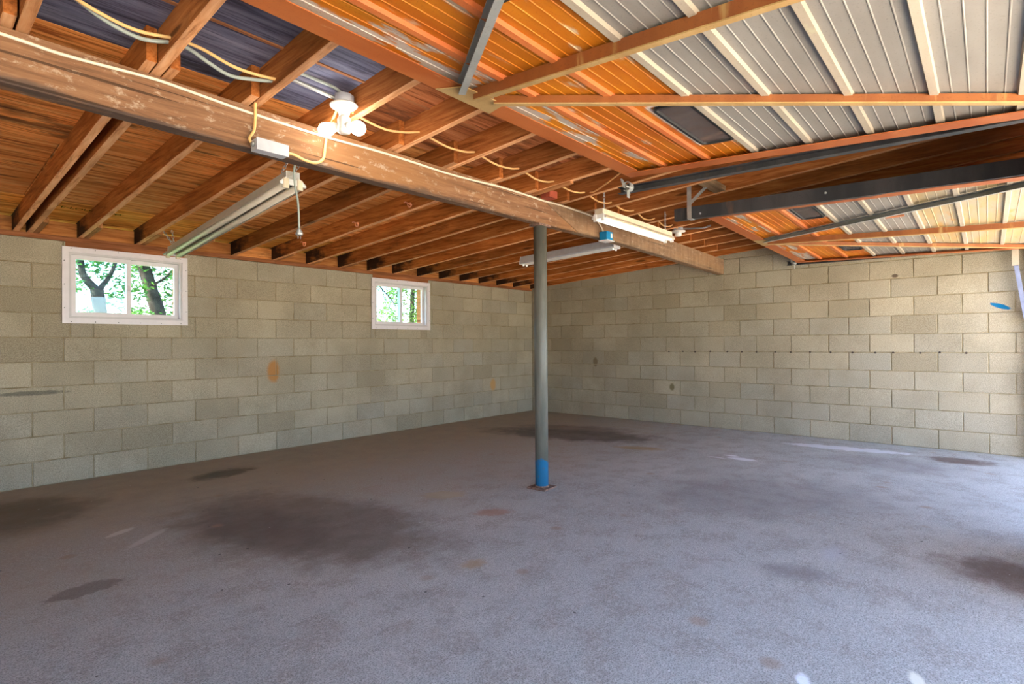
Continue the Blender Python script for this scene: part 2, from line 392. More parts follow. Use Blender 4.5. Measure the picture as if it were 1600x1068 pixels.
M['bark'] = plain('tree_bark', (.06, .047, .044), .95, .05, 0, .4, 9)

def glass_mat(name, tint, refl=.06):
    t = NT(name); t.t.nodes.remove(t.b)
    tr = t.n('BsdfTransparent', {0: tint}); gl = t.n('BsdfGlossy', {'Color': (1, 1, 1), 'Roughness': .02})
    mx = t.n('MixShader', {0: refl, 1: tr, 2: gl})
    out = [n for n in t.t.nodes if n.type == 'OUTPUT_MATERIAL'][0]; t.t.links.new(mx, out.inputs[0]); return t.m
M['glass'] = glass_mat('window_glass', (.86, .93, .92, 1))
M['glass_hazy'] = glass_mat('hazy_window_glass', (.76, .92, .94, 1), .05)
def dusty():
    t = NT('dusty_door_glass'); t.t.nodes.remove(t.b)
    tr = t.n('BsdfTransparent', {0: (.62, .57, .56, 1)}); gl = t.n('BsdfGlossy', {'Color': (1, 1, 1, 1), 'Roughness': .08}); df = t.n('BsdfDiffuse', {0: (.20, .17, .165, 1)})
    nz = t.rng(t.noise(t.pos(), 9, 4, .6), .3, .7, .25, .45)
    m1 = t.n('MixShader', {0: nz, 1: tr, 2: df}); mx = t.n('MixShader', {0: .08, 1: m1, 2: gl})
    out = [n for n in t.t.nodes if n.type == 'OUTPUT_MATERIAL'][0]; t.t.links.new(mx, out.inputs[0]); return t.m
M['glass_dark'] = dusty()
def emit(name, c, s):
    t = NT(name, .3); t.put(t.b.inputs['Emission Color'], c); t.b.inputs['Emission Strength'].default_value = s; t.col((.8, .8, .8)); return t.m
M['bulb'] = emit('lit_bulb', (1, .97, .93), 7.)
M['tube_on'] = emit('lit_tube', (1, .94, .82), .16)
def leaf_mat(name, a, b):
    t = NT(name, .5, .3); c = t.mix(t.rng(t.noise(t.pos(), 1.6, 3, .6), .3, .7), a, b); t.col(c)
    tr = t.n('BsdfTranslucent', {0: t.mix(.5, c, (.10, .2, .02))})
    mx = t.n('MixShader', {0: .45, 1: t.b.outputs[0], 2: tr})
    out = [n for n in t.t.nodes if n.type == 'OUTPUT_MATERIAL'][0]; t.t.links.new(mx, out.inputs[0]); return t.m
M['leaf'] = leaf_mat('oak_leaf', (.035, .13, .045), (.08, .20, .05))
M['leaf_lime'] = leaf_mat('lime_leaf', (.09, .19, .04), (.22, .26, .06))

# ------------------------------------------------------------------ roof geometry numbers
SL = .067
RH = .14                                   # rafter depth
def zb(y): return 2.072-SL*y               # underside of the rafters
def zs(y): return zb(y)+RH                 # underside of the sheathing
XW, XE, YN, YS = -11.2, 0., 0., -6.2        # inside faces: west, east(right) wall, window wall, door wall
BL, BH = .4064, .2032

# ------------------------------------------------------------------ floor and ground
fb = MB(); fb.box(XW-.2, .2, YS-.22, .2, -.12, 0)
tag(fb.build('floor', M['floor']), 'stained bare concrete garage floor with dark oil patches', 'floor', kind='structure')
gb = MB(); gb.box(-20, 8, -22, YS-.22, -.2, -.02)
tag(gb.build('driveway', M['driveway']), 'sunlit concrete apron outside the open garage doors', 'driveway', kind='structure')
gb = MB(); gb.box(-60, 60, .2, 60, -.2, -.06); gb.box(-60, -20, -60, .2, -.2, -.06); gb.box(8, 60, -60, .2, -.2, -.06); gb.box(-20, 8, -60, -22, -.2, -.06); gb.box(-20, XW-.2, YS-.22, .2, -.2, -.06); gb.box(.2, 8, YS-.22, .2, -.2, -.06)
tag(gb.build('lawn', M['grass']), 'green lawn around the garage', 'lawn', kind='structure')

# ------------------------------------------------------------------ block walls
WIN = [(-6.255, -5.405), (-3.185, -2.335)]; WZ0, WZ1 = 1.395, 2.032
wl = empty('wall_left', (0, 0, 0), kind='structure', label='grey-tan concrete block wall with two sliding windows', cat='wall')
mb = MB(); Y0, Y1 = .006, .2
mb.box(XW-.2, .2, Y0, Y1, 0, WZ0)
xs = [XW-.2, WIN[0][0], WIN[0][1], WIN[1][0], WIN[1][1], .2]
for i in (0, 2, 4): mb.box(xs[i], xs[i+1], Y0, Y1, WZ0, 2.032)
mb.build('mortar_bed', M['mortar'], wl)
_cache = {}
def block_mesh(L, H):
    k = (round(L, 3), round(H, 3))
    if k not in _cache:
        c = .0035; d = .05; l, h = L/2, H/2
        v = [(-l, 0+c, -h), (l, c, -h), (l, c, h), (-l, c, h), (-l+c, 0, -h+c), (l-c, 0, -h+c), (l-c, 0, h-c), (-l+c, 0, h-c), (-l, d, -h), (l, d, -h), (l, d, h), (-l, d, h)]
        f = [(4, 5, 6, 7), (0, 1, 5, 4), (1, 2, 6, 5), (2, 3, 7, 6), (3, 0, 4, 7), (8, 9, 1, 0), (9, 10, 2, 1), (10, 11, 3, 2), (11, 8, 0, 3)]
        me = bpy.data.meshes.new('concrete_block'); me.from_pydata(v, [], f); me.materials.append(M['block']); me.update(); _cache[k] = me
    return _cache[k]
def put_block(parent, me, loc, rz=0):
    o = bpy.data.objects.new('concrete_block', me); C.objects.link(o); o.parent = parent; o.location = loc
    o.rotation_euler = (0, 0, rz); return o
J = .0085
for i in range(10):
    z0, z1 = i*BH, (i+1)*BH
    x = 0. if i % 2 == 0 else BL/2
    while x > -7.75:
        a, b = x-BL, min(x, 0.); x -= BL
        segs = [(a, b, z0, z1)]
        for w0, w1 in WIN:
            nxt = []
            for (p, q, s, e) in segs:
                if q <= w0 or p >= w1 or e <= WZ0+.001: nxt.append((p, q, s, e)); continue
                if p < w0: nxt.append((p, w0, s, e))
                if q > w1: nxt.append((w1, q, s, e))
                if s < WZ0-.02: nxt.append((max(p, w0), min(q, w1), s, WZ0))
            segs = nxt
        for p, q, s, e in segs:
            if q-p < .03: continue
            put_block(wl, block_mesh(q-p-J, e-s-J), ((p+q)/2, random.uniform(-.0015, .0015), (s+e)/2))
pb = MB(); pb.box(XW-.2, -6.9, -.004, .16, 2.034, 2.073); pb.box(-6.895, -4.48, -.006, .16, 2.034, 2.073); pb.box(-4.475, -1.6, -.003, .16, 2.034, 2.073); pb.box(-1.595, .18, -.006, .16, 2.034, 2.073)
pb.build('wall_plate', M['plate'], wl)
for w0, w1 in WIN:
    hb = MB(); hb.box(w0-.03, w1+.03, -.004, .16, 1.985, 2.033); hb.build('window_header', M['plate'], wl)

wr = empty('wall_right', (0, 0, 0), kind='structure', label='grey concrete block wall with a sloping top under the roof', cat='wall')
mb = MB(); zt = lambda y: zb(y)-.004
mb.hexa([(.006, YS-.2, 0), (.2, YS-.2, 0), (.2, .2, 0), (.006, .2, 0), (.006, YS-.2, zb(YS-.2)-.0005), (.2, YS-.2, zb(YS-.2)-.0005), (.2, .2, zb(.2)-.0005), (.006, .2, zb(.2)-.0005)])
mb.build('mortar_bed', M['mortar'], wr)
for i in range(13):
    z0, z1 = i*BH, (i+1)*BH
    y = 0. if i % 2 == 1 else BL/2
    while y > -6.4:
        a, b = y-BL, min(y, 0.); a = max(a, YS-.2); y -= BL
        if b-a < .03: continue
        if z1 <= min(zt(a), zt(b)):
            put_block(wr, block_mesh(b-a-J, BH-J), (random.uniform(-.0015, .0015), (a+b)/2, (z0+z1)/2), -math.pi/2)
        elif zt(a) > z0+.014:
            c = .0035
            ya, yb = a+J/2, b-J/2
            ta, tb = min(z1-J/2, zt(ya)), min(z1-J/2, zt(yb))
            if tb < z0+.012:
                yb = -(z0+.012-2.068)/SL; tb = z0+.012
                if yb-ya < .04: continue
            s = MB(); s.hexa([(0, ya, z0+J/2), (.05, ya, z0+J/2), (.05, yb, z0+J/2), (0, yb, z0+J/2), (0, ya, ta), (.05, ya, ta), (.05, yb, tb), (0, yb, tb)])
            s.build('concrete_block', M['block'], wr, ((0), (ya+yb)/2, z0))
s = MB()
for k in range(17):
    s.lathe((-.0005, -2.45-.205*k+random.uniform(-.03, .03), 1.016+random.uniform(-.004, .004)), (-1, 0, 0), [(.011, -.004), (.011, .002), (.007, .003)], 8)
o = s.build('anchor_plugs', plain('dark_plug', (.07, .05, .04), .9), wr); o['kind'] = 'stuff'
# plain outer walls behind and beside the camera, with the three door openings
DX = [(-10.9, -8.0), (-7.02, -4.15), (-3.08, -.12)]; HZ = 2.16  # first opening is out of view, added for more light on the left
wf = MB()
for a, b in ((XW-.2, DX[0][0]), (DX[0][1], DX[1][0]), (DX[1][1], DX[2][0]), (DX[2][1], -.001)): wf.box(a, b, YS-.2, YS, 0, HZ)
wf.hexa([(XW-.2, YS-.2, HZ), (-.001, YS-.2, HZ), (-.001, YS, HZ), (XW-.2, YS, HZ)]+[(x, y, zb(y)-.003) for x, y in ((XW-.2, YS-.2), (-.001, YS-.2), (-.001, YS), (XW-.2, YS))])
tag(wf.build('wall_front', M['block']), 'block wall around the two garage door openings and an added unseen one', 'wall', kind='structure')
ww = MB(); ww.hexa([(XW-.2, YS, 0), (XW, YS, 0), (XW, 0, 0), (XW-.2, 0, 0), (XW-.2, YS, zb(YS)-.003), (XW, YS, zb(YS)-.003), (XW, 0, zb(0)-.003), (XW-.2, 0, zb(0)-.003)])
tag(ww.build('wall_back', M['block']), 'plain block end wall beyond the left edge', 'wall', kind='structure')

# ------------------------------------------------------------------ ceiling: sheathing, rafters, blocking
ce = empty('ceiling', (0, 0, 0), kind='structure', label='open sloping ceiling of orange wooden rafters under plywood sheathing', cat='ceiling')
def slab(y0, y1, x0, x1, t0, t1, mat, name):
    s = MB(); s.hexa([(x0, y0, zs(y0)+t0), (x1, y0, zs(y0)+t0), (x1, y1, zs(y1)+t0), (x0, y1, zs(y1)+t0), (x0, y0, zs(y0)+t1), (x1, y0, zs(y0)+t1), (x1, y1, zs(y1)+t1), (x0, y1, zs(y1)+t1)])
    return s.build(name, mat, ce, ((x0+x1)/2, (y0+y1)/2, zs((y0+y1)/2)))
rows = [(.35, -.565, 'ply_yellow', 1.3), (-.57, -1.785, 'ply', .1), (-1.79, -3.10, 'ply', 1.2), (-3.105, -3.55, None, .2), (-3.56, -4.775, None, 1.5), (-4.78, -5.995, None, .4), (-6.0, -6.7, 'ply_brown', 1.1)]
for ya, yb, mt, sh in rows:
    x = -11.4-sh
    if not mt: x = -5.72-3*2.438+.002
    while x < .3:
        a, b = max(x, -11.4), min(x+2.434, .3); x += 2.438
        if b-a < .05: continue
        if mt: mm = M[mt]
        else:
            mm = M['ply_blue'] if (a+b)/2 < -5.72 else M['ply_brown']
        slab(yb, ya, a, b, 0, .014, mm, 'plywood_sheet')
slab(-3.56, -3.545, -11.3, -5.3, -.006, .0, M['ply_edge'], 'plywood_edge')
slab(-6.75, .4, -11.45, .35, .016, .05, M['roofing'], 'roof_deck')

def rafter(x, y0, y1, mat, w=.038, name='rafter', dz=0):
    s = MB(); e = .003
    a, b = x-w/2, x+w/2
    pr = lambda y: [(a+e, y, zb(y)+dz), (b-e, y, zb(y)+dz), (b, y, zb(y)+e+dz), (b, y, zs(y)), (a, y, zs(y)), (a, y, zb(y)+e+dz)]
    v = pr(y0)+pr(y1); n = 6
    s.add(v, [(i, (i+1) % n, n+(i+1) % n, n+i) for i in range(n)]+[tuple(range(n-1, -1, -1)), tuple(range(n, 2*n))])
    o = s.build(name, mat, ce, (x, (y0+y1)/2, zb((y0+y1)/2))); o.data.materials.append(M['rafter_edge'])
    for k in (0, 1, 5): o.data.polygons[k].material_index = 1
    return o
LX = [-11.0, -10.6, -10.2, -9.8, -9.4, -9.0, -8.6, -8.2, -7.75, -7.35, -6.98-.045, -6.598, -6.512, -6.18, -5.762, -5.342, -4.912, -4.482, -4.082, -3.672, -3.26, -2.87, -2.46, -2.06, -1.655, -1.25, -.845, -.44]
NX = [-10.96, -10.56, -10.16, -9.76, -9.36, -8.96, -8.56, -8.16, -7.71, -7.31, -6.98, -6.555, -6.138, -5.72, -5.30, -4.87, -4.44, -4.04, -3.63, -3.22, -2.83, -2.42, -2.02, -1.615, -1.21, -.805, -.40]
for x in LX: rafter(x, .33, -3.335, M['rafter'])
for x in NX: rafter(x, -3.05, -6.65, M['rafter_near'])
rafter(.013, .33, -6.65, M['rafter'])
# blocking between the rafter ends on the plate
L2 = sorted(LX+[.013])
for a, b in zip(L2, L2[1:]):
    if b-a < .04: continue
    s = MB(); s.box(a+.02, b-.02, .03, .066, zb(.03)+.003, zb(.03)+.125); s.build('blocking_board', M['cleat_x'], ce, ((a+b)/2, .05, 2.1))
# short cleats nailed beside the rafter feet
for x, l, sd in ((-6.512, .42, 1), (-6.18, .46, 1), (-5.762, .5, 1), (-5.342, .5, 1), (-4.482, .36, 1), (-4.082, .2, 1), (-3.672, .3, 1)):
    s = MB(); a, b = x+.02, x+.055
    s.hexa([(a, -l, zb(-l)-.002), (b, -l, zb(-l)-.002), (b, .0, zb(0)+.001), (a, .0, zb(0)+.001), (a, -l, zb(-l)+.04), (b, -l, zb(-l)+.04), (b, 0, zb(0)+.045), (a, 0, zb(0)+.045)])
    s.build('rafter_cleat', M['cleat'], ce, (x, -.2, 2.1))
s = MB(); s.hexa([(-3.20, -4.30, zb(-4.3)+.004), (-2.84, -4.30, zb(-4.3)+.004), (-2.84, -4.21, zb(-4.21)+.004), (-3.20, -4.21, zb(-4.21)+.004), (-3.20, -4.30, zb(-4.3)+.042), (-2.84, -4.30, zb(-4.3)+.042), (-2.84, -4.21, zb(-4.21)+.042), (-3.20, -4.21, zb(-4.21)+.042)])
s.build('hanger_block', M['splice'], ce, (-3, -4.25, 2.36))
s = MB(); s.bar((-4.035, -3.27, zb(-3.27)-.008), (-4.035, -3.62, zb(-3.62)-.008), .045, .014); s.build('pale_shim', M['cleat'], ce)
s = MB(); s.box(-3.93, -3.83, -3.34, -3.256, 2.275, 2.33); s.build('red_shim_block', M['red_wood'], ce)
# faded lumber stamp on the plywood
cu = bpy.data.curves.new('lumber_stamp', 'FONT'); cu.body = 'TE-LOUN  IND'; cu.size = .075; cu.extrude = .0003; cu.materials.append(M['stamp'])
st = bpy.data.objects.new('lumber_stamp', cu); C.objects.link(st); st.parent = ce
st.location = (-6.43, -.40, zs(-.40)-.0045); st.rotation_euler = (math.pi-math.atan(SL), 0, 0)
st.scale = (.9, 1, 1)

# ------------------------------------------------------------------ main beam and its post
bm_ = empty('timber_beam', (-3.9, -3.21, 2.06), label='old weathered brown timber beam carrying the rafters across the garage', cat='beam')
BY0, BY1 = -3.255, -3.165
def bz(x):
    P_ = [(-11.4, 2.11), (-5.5, 2.075), (-2.6, 2.092), (.1, 2.035)]
    for (xa, za), (xb, zb_) in zip(P_, P_[1:]):
        if x <= xb: return za+(zb_-za)*(x-xa)/(xb-xa)
    return P_[-1][1]
def beamseg(xt0, xb0, xt1, xb1, name, mat):
    """beam piece whose ends are raked: different x at top and bottom"""
    s = MB(); N = 8; H = .195; ch = .008
    rings = []
    for i in range(N+1):
        t = i/N
        xt, xb = xt0+(xt1-xt0)*t, xb0+(xb1-xb0)*t
        w = .003*math.sin(i*2.1)
        zl, zh = bz(xb)+w*.5, bz(xt)+H
        rings.append([(xb, BY0+ch+w*.3, zl), (xb, BY1-ch, zl), (xb+(xt-xb)*.05, BY1, zl+ch), (xt, BY1, zh), (xt, BY0+w*.3, zh), (xb+(xt-xb)*.05, BY0+w*.3, zl+ch)])
    v = [p for r in rings for p in r]; n = 6; f = []
    for i in range(N):
        for k in range(n): f.append((i*n+k, i*n+(k+1) % n, (i+1)*n+(k+1) % n, (i+1)*n+k))
    f += [tuple(range(n-1, -1, -1)), tuple(range(N*n, N*n+n))]
    f = [q[::-1] for q in f]
    s.add(v, f); return s.build(name, mat, bm_)
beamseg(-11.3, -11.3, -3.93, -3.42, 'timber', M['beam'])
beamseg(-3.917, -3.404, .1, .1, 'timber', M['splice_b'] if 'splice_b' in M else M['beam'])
po = empty('support_post', (-3.885, -3.21, 0), label='slender grey steel pipe post with blue paint near its foot', cat='post')
s = MB(); s.lathe((-3.885, -3.21, .012), (0, 0, 1), [(.052, 0), (.052, 2.057)], 24); s.build('pipe', M['post'], po)
s = MB(); s.lathe((-3.885, -3.21, .012), (0, 0, 1), [(.058, 0), (.053, .012)], 24); s.build('weld_collar', M['rusty'], po)
s = MB()
a = math.radians(3)
s.hexa([Vector((-3.885, -3.21, 0))+Vector((math.cos(a)*x-math.sin(a)*y, math.sin(a)*x+math.cos(a)*y, z)) for z in (0, .012) for x, y in ((-.085, -.085), (.085, -.085), (.085, .085), (-.085, .085))])
s.build('base_plate', M['rusty'], po)
s = MB(); s.box(-3.96, -3.81, -3.262, -3.16, 2.066, 2.082); s.build('top_plate', M['rusty'], po)

# ------------------------------------------------------------------ windows
def window(n, w0, w1, label):
    cx = (w0+w1)/2
    W = empty('window_%d' % n, (cx, 0, WZ0), kind='structure', label=label, cat='window')
    x0, x1, z0, z1 = w0-.055, w1+.053, 1.340, 1.990
    def ring(x0, x1, z0, z1, wd, y0, y1, mat, name, par, rnd=0):
        s = MB()
        s.box(x0, x1, y0, y1, z0, z0+wd); s.box(x0, x1, y0, y1, z1-wd, z1)
        s.box(x0, x0+wd, y0, y1, z0+wd, z1-wd); s.box(x1-wd, x1, y0, y1, z0+wd, z1-wd)
        return s.build(name, mat, par)
    fl = ring(x0, x1, z0, z1, .045, -.016, -.003, M['vinyl'], 'trim_flange', W)
    s = MB()
    for k in range(6):
        xx = x0+.06+k*(x1-x0-.12)/5
        for zz in (z0+.014, z1-.014): s.lathe((xx, -.016, zz), (0, -1, 0), [(.004, 0), (.003, .002)], 8)
    for k in range(3):
        for xx in (x0+.014, x1-.014): s.lathe((xx, -.016, z0+.13+k*.2), (0, -1, 0), [(.004, 0), (.003, .002)], 8)
    so = s.build('screw_heads', M['steel_dark'], fl); so['kind'] = 'stuff'
    a, b, c, d = x0+.045, x1-.045, z0+.045, z1-.045
    ring(a, b, c, d, .018, -.003, .10, M['vinyl_grey'], 'jamb_frame', W)
    a += .018; b -= .018; c += .018; d -= .018
    mid = (a+b)/2
    # fixed half (right) set back, sliding half (left) in front
    s1 = ring(mid-.012, b, c, d, .034, .05, .075, M['vinyl'], 'sash', W)
    s = MB(); s.box(mid+.022, b-.034, .058, .062, c+.034, d-.034); s.build('glass_pane', M['glass'], s1)
    s2 = ring(a, mid+.022, c, d, .036, .018, .045, M['vinyl'], 'sash', W)
    s = MB(); s.box(a+.036, mid-.014, .028, .032, c+.036, d-.036); s.build('glass_pane', M['glass_hazy'], s2)
    s = MB(); s.box(mid-.010, mid+.010, .006, .018, (c+d)/2-.025, (c+d)/2+.025); s.build('latch', M['vinyl_grey'], s2)
    # outside reveal liner
    ring(w0-.0, w1+.0, WZ0, WZ1-.045, .012, .10, .198, M['cleat'], 'outer_reveal', W)
    return W
window(1, *WIN[0], 'larger-looking white vinyl sliding window under the long unlit tube light, tree trunk outside')
window(2, *WIN[1], 'white vinyl sliding window nearer the corner, bright yellow-green leaves outside')

# ------------------------------------------------------------------ garage doors (one-piece steel doors, swung up)
def garage_door(n, x0, x1, zf, wins, galv_end, mid_dx, label, tint_from):
    cx = (x0+x1)/2; yi, yo = -4.19, -6.30
    D = empty('door_%d' % n, (cx, yi, zf(cx, yi)), kind='structure', label=label, cat='garage door')
    P = lambda x, y, dz=0: Vector((x, y, zf(x, y)+dz))
    FW = .10
    # perimeter frame: angle irons, flat flange seen from below plus a lip
    def rail(a, b, inward, mat, name='frame_rail'):
        a, b = Vector(a), Vector(b); s = MB()
        d = (b-a).normalized(); sd = Vector(inward); up = Vector((0, 0, 1))
        s.sweep([(0, -.030), (FW, -.030), (FW, -.026), (.006, -.026), (.006, .03), (0, .03)], a, b, sd, up)
        return s.build(name, mat, D)
    rail(P(x0, yi), P(x1, yi), (0, -1, 0), M['frame']); rail(P(x0, yo), P(x1, yo), (0, 1, 0), M['frame'])
    rail(P(x0, yi), P(x0, yo), (1, 0, 0), M['frame']); rail(P(x1, yi), P(x1, yo), (-1, 0, 0), M['frame'])
    bay = .2585
    ys = [yi-.003]+[-4.445-bay*k for k in range(7)]+[yo+.003]
    for k in range(8):
        ya, yb = ys[k], ys[k+1]
        mat = M['orange_patchy'] if k == 0 else M['orange'] if k < 3 else M['galv'] if k < tint_from else M['galv_yellow']
        holes = [w for w in wins] if k == 2 else []
        if k == 2: mat = M['orange_window_%d' % n]
        spans = []; xx = x0+.004
        for w in holes: spans.append((xx, w[0], None)); spans.append((w[0], w[1], w)); xx = w[1]
        spans.append((xx, x1-.004, None))
        s = MB()
        # pressed creases: a small ridge every fifth of a bay
        def strip(xa, xb, y_hi, y_lo, crease=True):
            pts = [(y_hi, 0)]
            if crease:
                for j in range(1, 5):
                    yc = ya+(yb-ya)*j/5
                    if y_lo+.012 < yc < y_hi-.012: pts += [(yc+.0034, 0), (yc+.0012, -.0022), (yc-.0012, -.0022), (yc-.0034, 0)]
            pts.append((y_lo, 0))
            v = [P(xa, y, dz) for y, dz in pts]+[P(xb, y, dz) for y, dz in pts]+[P(xa, y, dz+.0012) for y, dz in pts]+[P(xb, y, dz+.0012) for y, dz in pts]
            q = len(pts); f = [(i, i+1, q+i+1, q+i) for i in range(q-1)]+[(2*q+i, 3*q+i, 3*q+i+1, 2*q+i+1) for i in range(q-1)]
            s.add(v, f)
        for xa, xb, w in spans:
            if w is None: strip(xa, xb, ya, yb)
            else: strip(xa, xb, ya, w[3]); strip(xa, xb, w[2], yb)
        s.build('ribbed_panel', mat, D)
        if k < 7:
            mt = M['rib_orange'] if k < 2 else M['rib_cream']
            s = MB(); w2 = .0175; h = .016
            s.sweep([(-w2, 0), (-w2*.72, -h), (w2*.72, -h), (w2, 0)], P(x0+FW*.55, yb), P(x1-FW*.55, yb), Vector((0, 1, 0)), Vector((0, 0, 1)))
            s.build('stiffening_rib', mt, D)
    for xa, xb, y_lo, y_hi in wins:
        s = MB(); r = .035; n_ = 5
        def rr(g, dz):
            out = []
            for cx_, cy_, a0 in ((xb-r, y_hi-r, 0), (xa+r, y_hi-r, 90), (xa+r, y_lo+r, 180), (xb-r, y_lo+r, 270)):
                for j in range(n_+1):
                    a = math.radians(a0+90*j/n_); out.append(P(cx_+(r+g)*math.cos(a), cy_+(r+g)*math.sin(a), dz))
            return out
        A, B_, Cc, Dd = rr(.004, -.001), rr(.0, -.012), rr(-.013, -.012), rr(-.016, -.002)
        q = len(A)
        f = []
        for L in range(3):
            for i in range(q): f.append((L*q+i, L*q+(i+1) % q, (L+1)*q+(i+1) % q, (L+1)*q+i))
        s.add(A+B_+Cc+Dd, f); wo_ = s.build('window_gasket', M['rubber'], D)
        s = MB(); g = rr(-.012, -.003); h = rr(-.012, -.0005); s.add(g+h, [tuple(range(q)), tuple(range(2*q-1, q-1, -1))]+[(i, q+i, q+(i+1) % q, (i+1) % q) for i in range(q)])
        s.build('window_glass', M['glass_dark'], wo_)
        # corner fillers between the rounded gasket and the square cut-out
        s = MB()
        s.hexa([P(xa-.002, y_lo-.002, .002), P(xb+.002, y_lo-.002, .002), P(xb+.002, y_lo+.006, .002), P(xa-.002, y_lo+.006, .002)]+[P(xa-.002, y_lo-.002, .004), P(xb+.002, y_lo-.002, .004), P(xb+.002, y_lo+.006, .004), P(xa-.002, y_lo+.006, .004)])
        for (qx, sx) in ((xa, 1), (xb, -1)):
            for (qy, sy) in ((y_lo, 1), (y_hi, -1)):
                t3 = [P(qx-.002*sx, qy-.002*sy, -.001), P(qx+.02*sx, qy-.002*sy, -.001), P(qx-.002*sx, qy+.02*sy, -.001)]
                s.add(t3+[p+Vector((0, 0, .002)) for p in t3], [(0, 1, 2), (5, 4, 3)])
        s.build('window_corner', M['orange'], wo_)
    # fan of three braces from a gusset at the middle of the inner edge
    ym = yi-.10
    def brace(a, b, mat, edge, w=.034, h=.045, side=1):
        s = MB(); a, b = Vector(a), Vector(b); up = Vector((0, 0, 1)); d = (b-a).normalized(); sd = d.cross(up).normalized(); up = sd.cross(d).normalized()
        s.sweep([(-w/2, 0), (w/2, 0), (w/2, -h), (w/2-.004, -h), (w/2-.004, -.006), (-w/2, -.006)] if side > 0 else [(w/2, 0), (-w/2, 0), (-w/2, -h), (-w/2+.004, -h), (-w/2+.004, -.006), (w/2, -.006)], a, b, sd, up)
        o = s.build('brace', mat, D)
        s = MB(); y0_, y1_ = (w/2-.028, w/2) if side > 0 else (-w/2, -w/2+.028)
        s.sweep([(y0_, -h-.0005), (y1_, -h-.0005), (y1_, -h-.005), (y0_, -h-.005)], a, b, sd, up); s.build('brace_flange', edge, o)
        return o
    z0 = -.010
    brace(P(cx-.17, ym+.02, z0), P(*galv_end, z0), M['brace_galv'], M['brace_galv'], .036, .034, -1)
    brace(P(cx-.10, ym, z0), P(cx+mid_dx, yo+.05, z0), M['brace'], M['brace_edge'], .034, .044, 1)
    brace(P(cx+.0, ym-.01, z0), P(x1-.10, yo+.10, z0), M['brace'], M['brace_edge'], .034, .030, 1)
    s = MB()
    g = [(cx-.24, yi-.004), (cx+.08, yi-.004), (cx+.04, ym-.03), (cx-.19, ym-.02)]
    v = [P(x, y, -.034) for x, y in g]+[P(x, y, -.0305) for x, y in g]; s.hexa(v); s.build('gusset_plate', M['brace_edge'], D)
    return D, P
z1f = lambda x, y: 2.214+.068*(y+4.2)
door1, P1 = garage_door(1, -7.02+.04, -4.215, z1f, [(-6.68, -6.10, -4.945, -4.775), (-5.10, -4.52, -4.945, -4.775)], (-6.93, -5.92), -.10, 'nearer raised steel garage door, orange and grey, with a diagonal grey brace overhead', 99)
z2f = lambda x, y: 2.108-.023*(x+.3)+.032*(y+4.2)
door2, P2 = garage_door(2, -3.02, -.17, z2f, [(-2.86, -2.42, -4.925, -4.76), (-1.14, -.70, -4.925, -4.76)], (-2.87, -6.14), .13, 'farther raised steel garage door beside the right-hand block wall, rust-yellow with sun bounce painted in at its outer end', 5)

# ------------------------------------------------------------------ door tracks
def track(x, y0, z0, y1, z1, h, open_side, label, inner=None):
    T = empty('door_track', (x, y0, z0), label=label, cat='track', group='steel tracks of the garage doors')
    s = MB(); a, b = Vector((x, y0, z0)), Vector((x, y1, z1)); w = .045; t = .004; o = open_side
    sd = Vector((1, 0, 0)); up = Vector((0, 0, 1))
    pr = [(0, 0), (-w*o, 0), (-w*o, t), (-t*o, t), (-t*o, h-t), (-w*o, h-t), (-w*o, h), (0, h)]
    if o > 0: pr = pr[::-1]
    s.sweep(pr, a, b, sd, up); s.build('channel', M['track'], T)
    s = MB(); s.sweep([(-t*o-.0005*o, t+.001), (-t*o-.0015*o, t+.001), (-t*o-.0015*o, h-t-.001), (-t*o-.0005*o, h-t-.001)], a+Vector((0, -.03, 0)), b, sd, up); s.build('inner_web', inner or M['track_teal'], T)
    return T
tr1 = track(-4.085, -4.05, 2.126, -6.19, 2.078, .042, 1, 'black steel track along the edge of the nearer raised door', M['track'])
tr2 = track(-3.045, -3.95, 2.138, -6.19, 2.083, .097, -1, 'heavy black steel track hung from a bracket in the middle of the garage')
tr3 = track(-.10, -4.06, 2.062, -6.10, 2.035, .05, 1, 'thin dark steel track under the farther door against the right wall', M['track'])
# rollers with spring clips at the inner ends
def roller(x, y, z, T, dx):
    s = MB(); s.lathe((x, y, z), (1, 0, 0), [(.006, -.045), (.006, -.012), (.026, -.012), (.030, -.004), (.022, 0), (.030, .004), (.026, .012), (.006, .012), (.006, .03)], 16); s.build('roller', M['steel'], T)
    s = MB(); s.tube([Vector((x-.035, y+.03*math.cos(t), z+.03*math.sin(t))) for t in [k*math.pi/8 for k in range(15)]], .004, 6)
    s.tube([(x-.03, y+.035, z+.045), (x-.02, y, z-.01), (x-.03, y-.015, z-.055)], .006, 6); s.build('spring_clip', M['steel'], T)
    s = MB(); s.bar((x-.04, y-.012, z-.03), (x-.04, y-.012, z-.075), .03, .004, (0, 1, 0)); s.bar((x-.05, y+.03, z+.05), (x-.05, y+.01, z-.01), .022, .006, (0, 1, 0)); s.build('roller_bracket', M['steel'], T)
roller(-4.135, -4.14, 2.148, tr1, 1); roller(-.13, -4.14, 2.085, tr3, 1)
# hanger of the heavy track
s = MB(); s.bar((-3.075, -4.09, 2.13), (-3.075, -4.09, 2.45), .034, .005, (1, 0, 0)); s.bar((-3.06, -4.09, 2.132), (-3.0, -4.09, 2.132), .034, .005); s.build('hanger_strap', M['steel'], tr2)
s = MB(); s.bar((-3.075, -4.10, 2.255), (-3.06, -4.235, 2.375), .024, .005, (1, 0, 0)); s.build('hanger_brace', M['steel'], tr2)
for yy in (-4.17, -4.085, -5.05):
    s = MB(); s.lathe((-3.05, yy, 2.165), (-1, 0, 0), [(.009, 0), (.009, .006), (.005, .014)], 8); s.build('bolt', M['steel'], tr2)
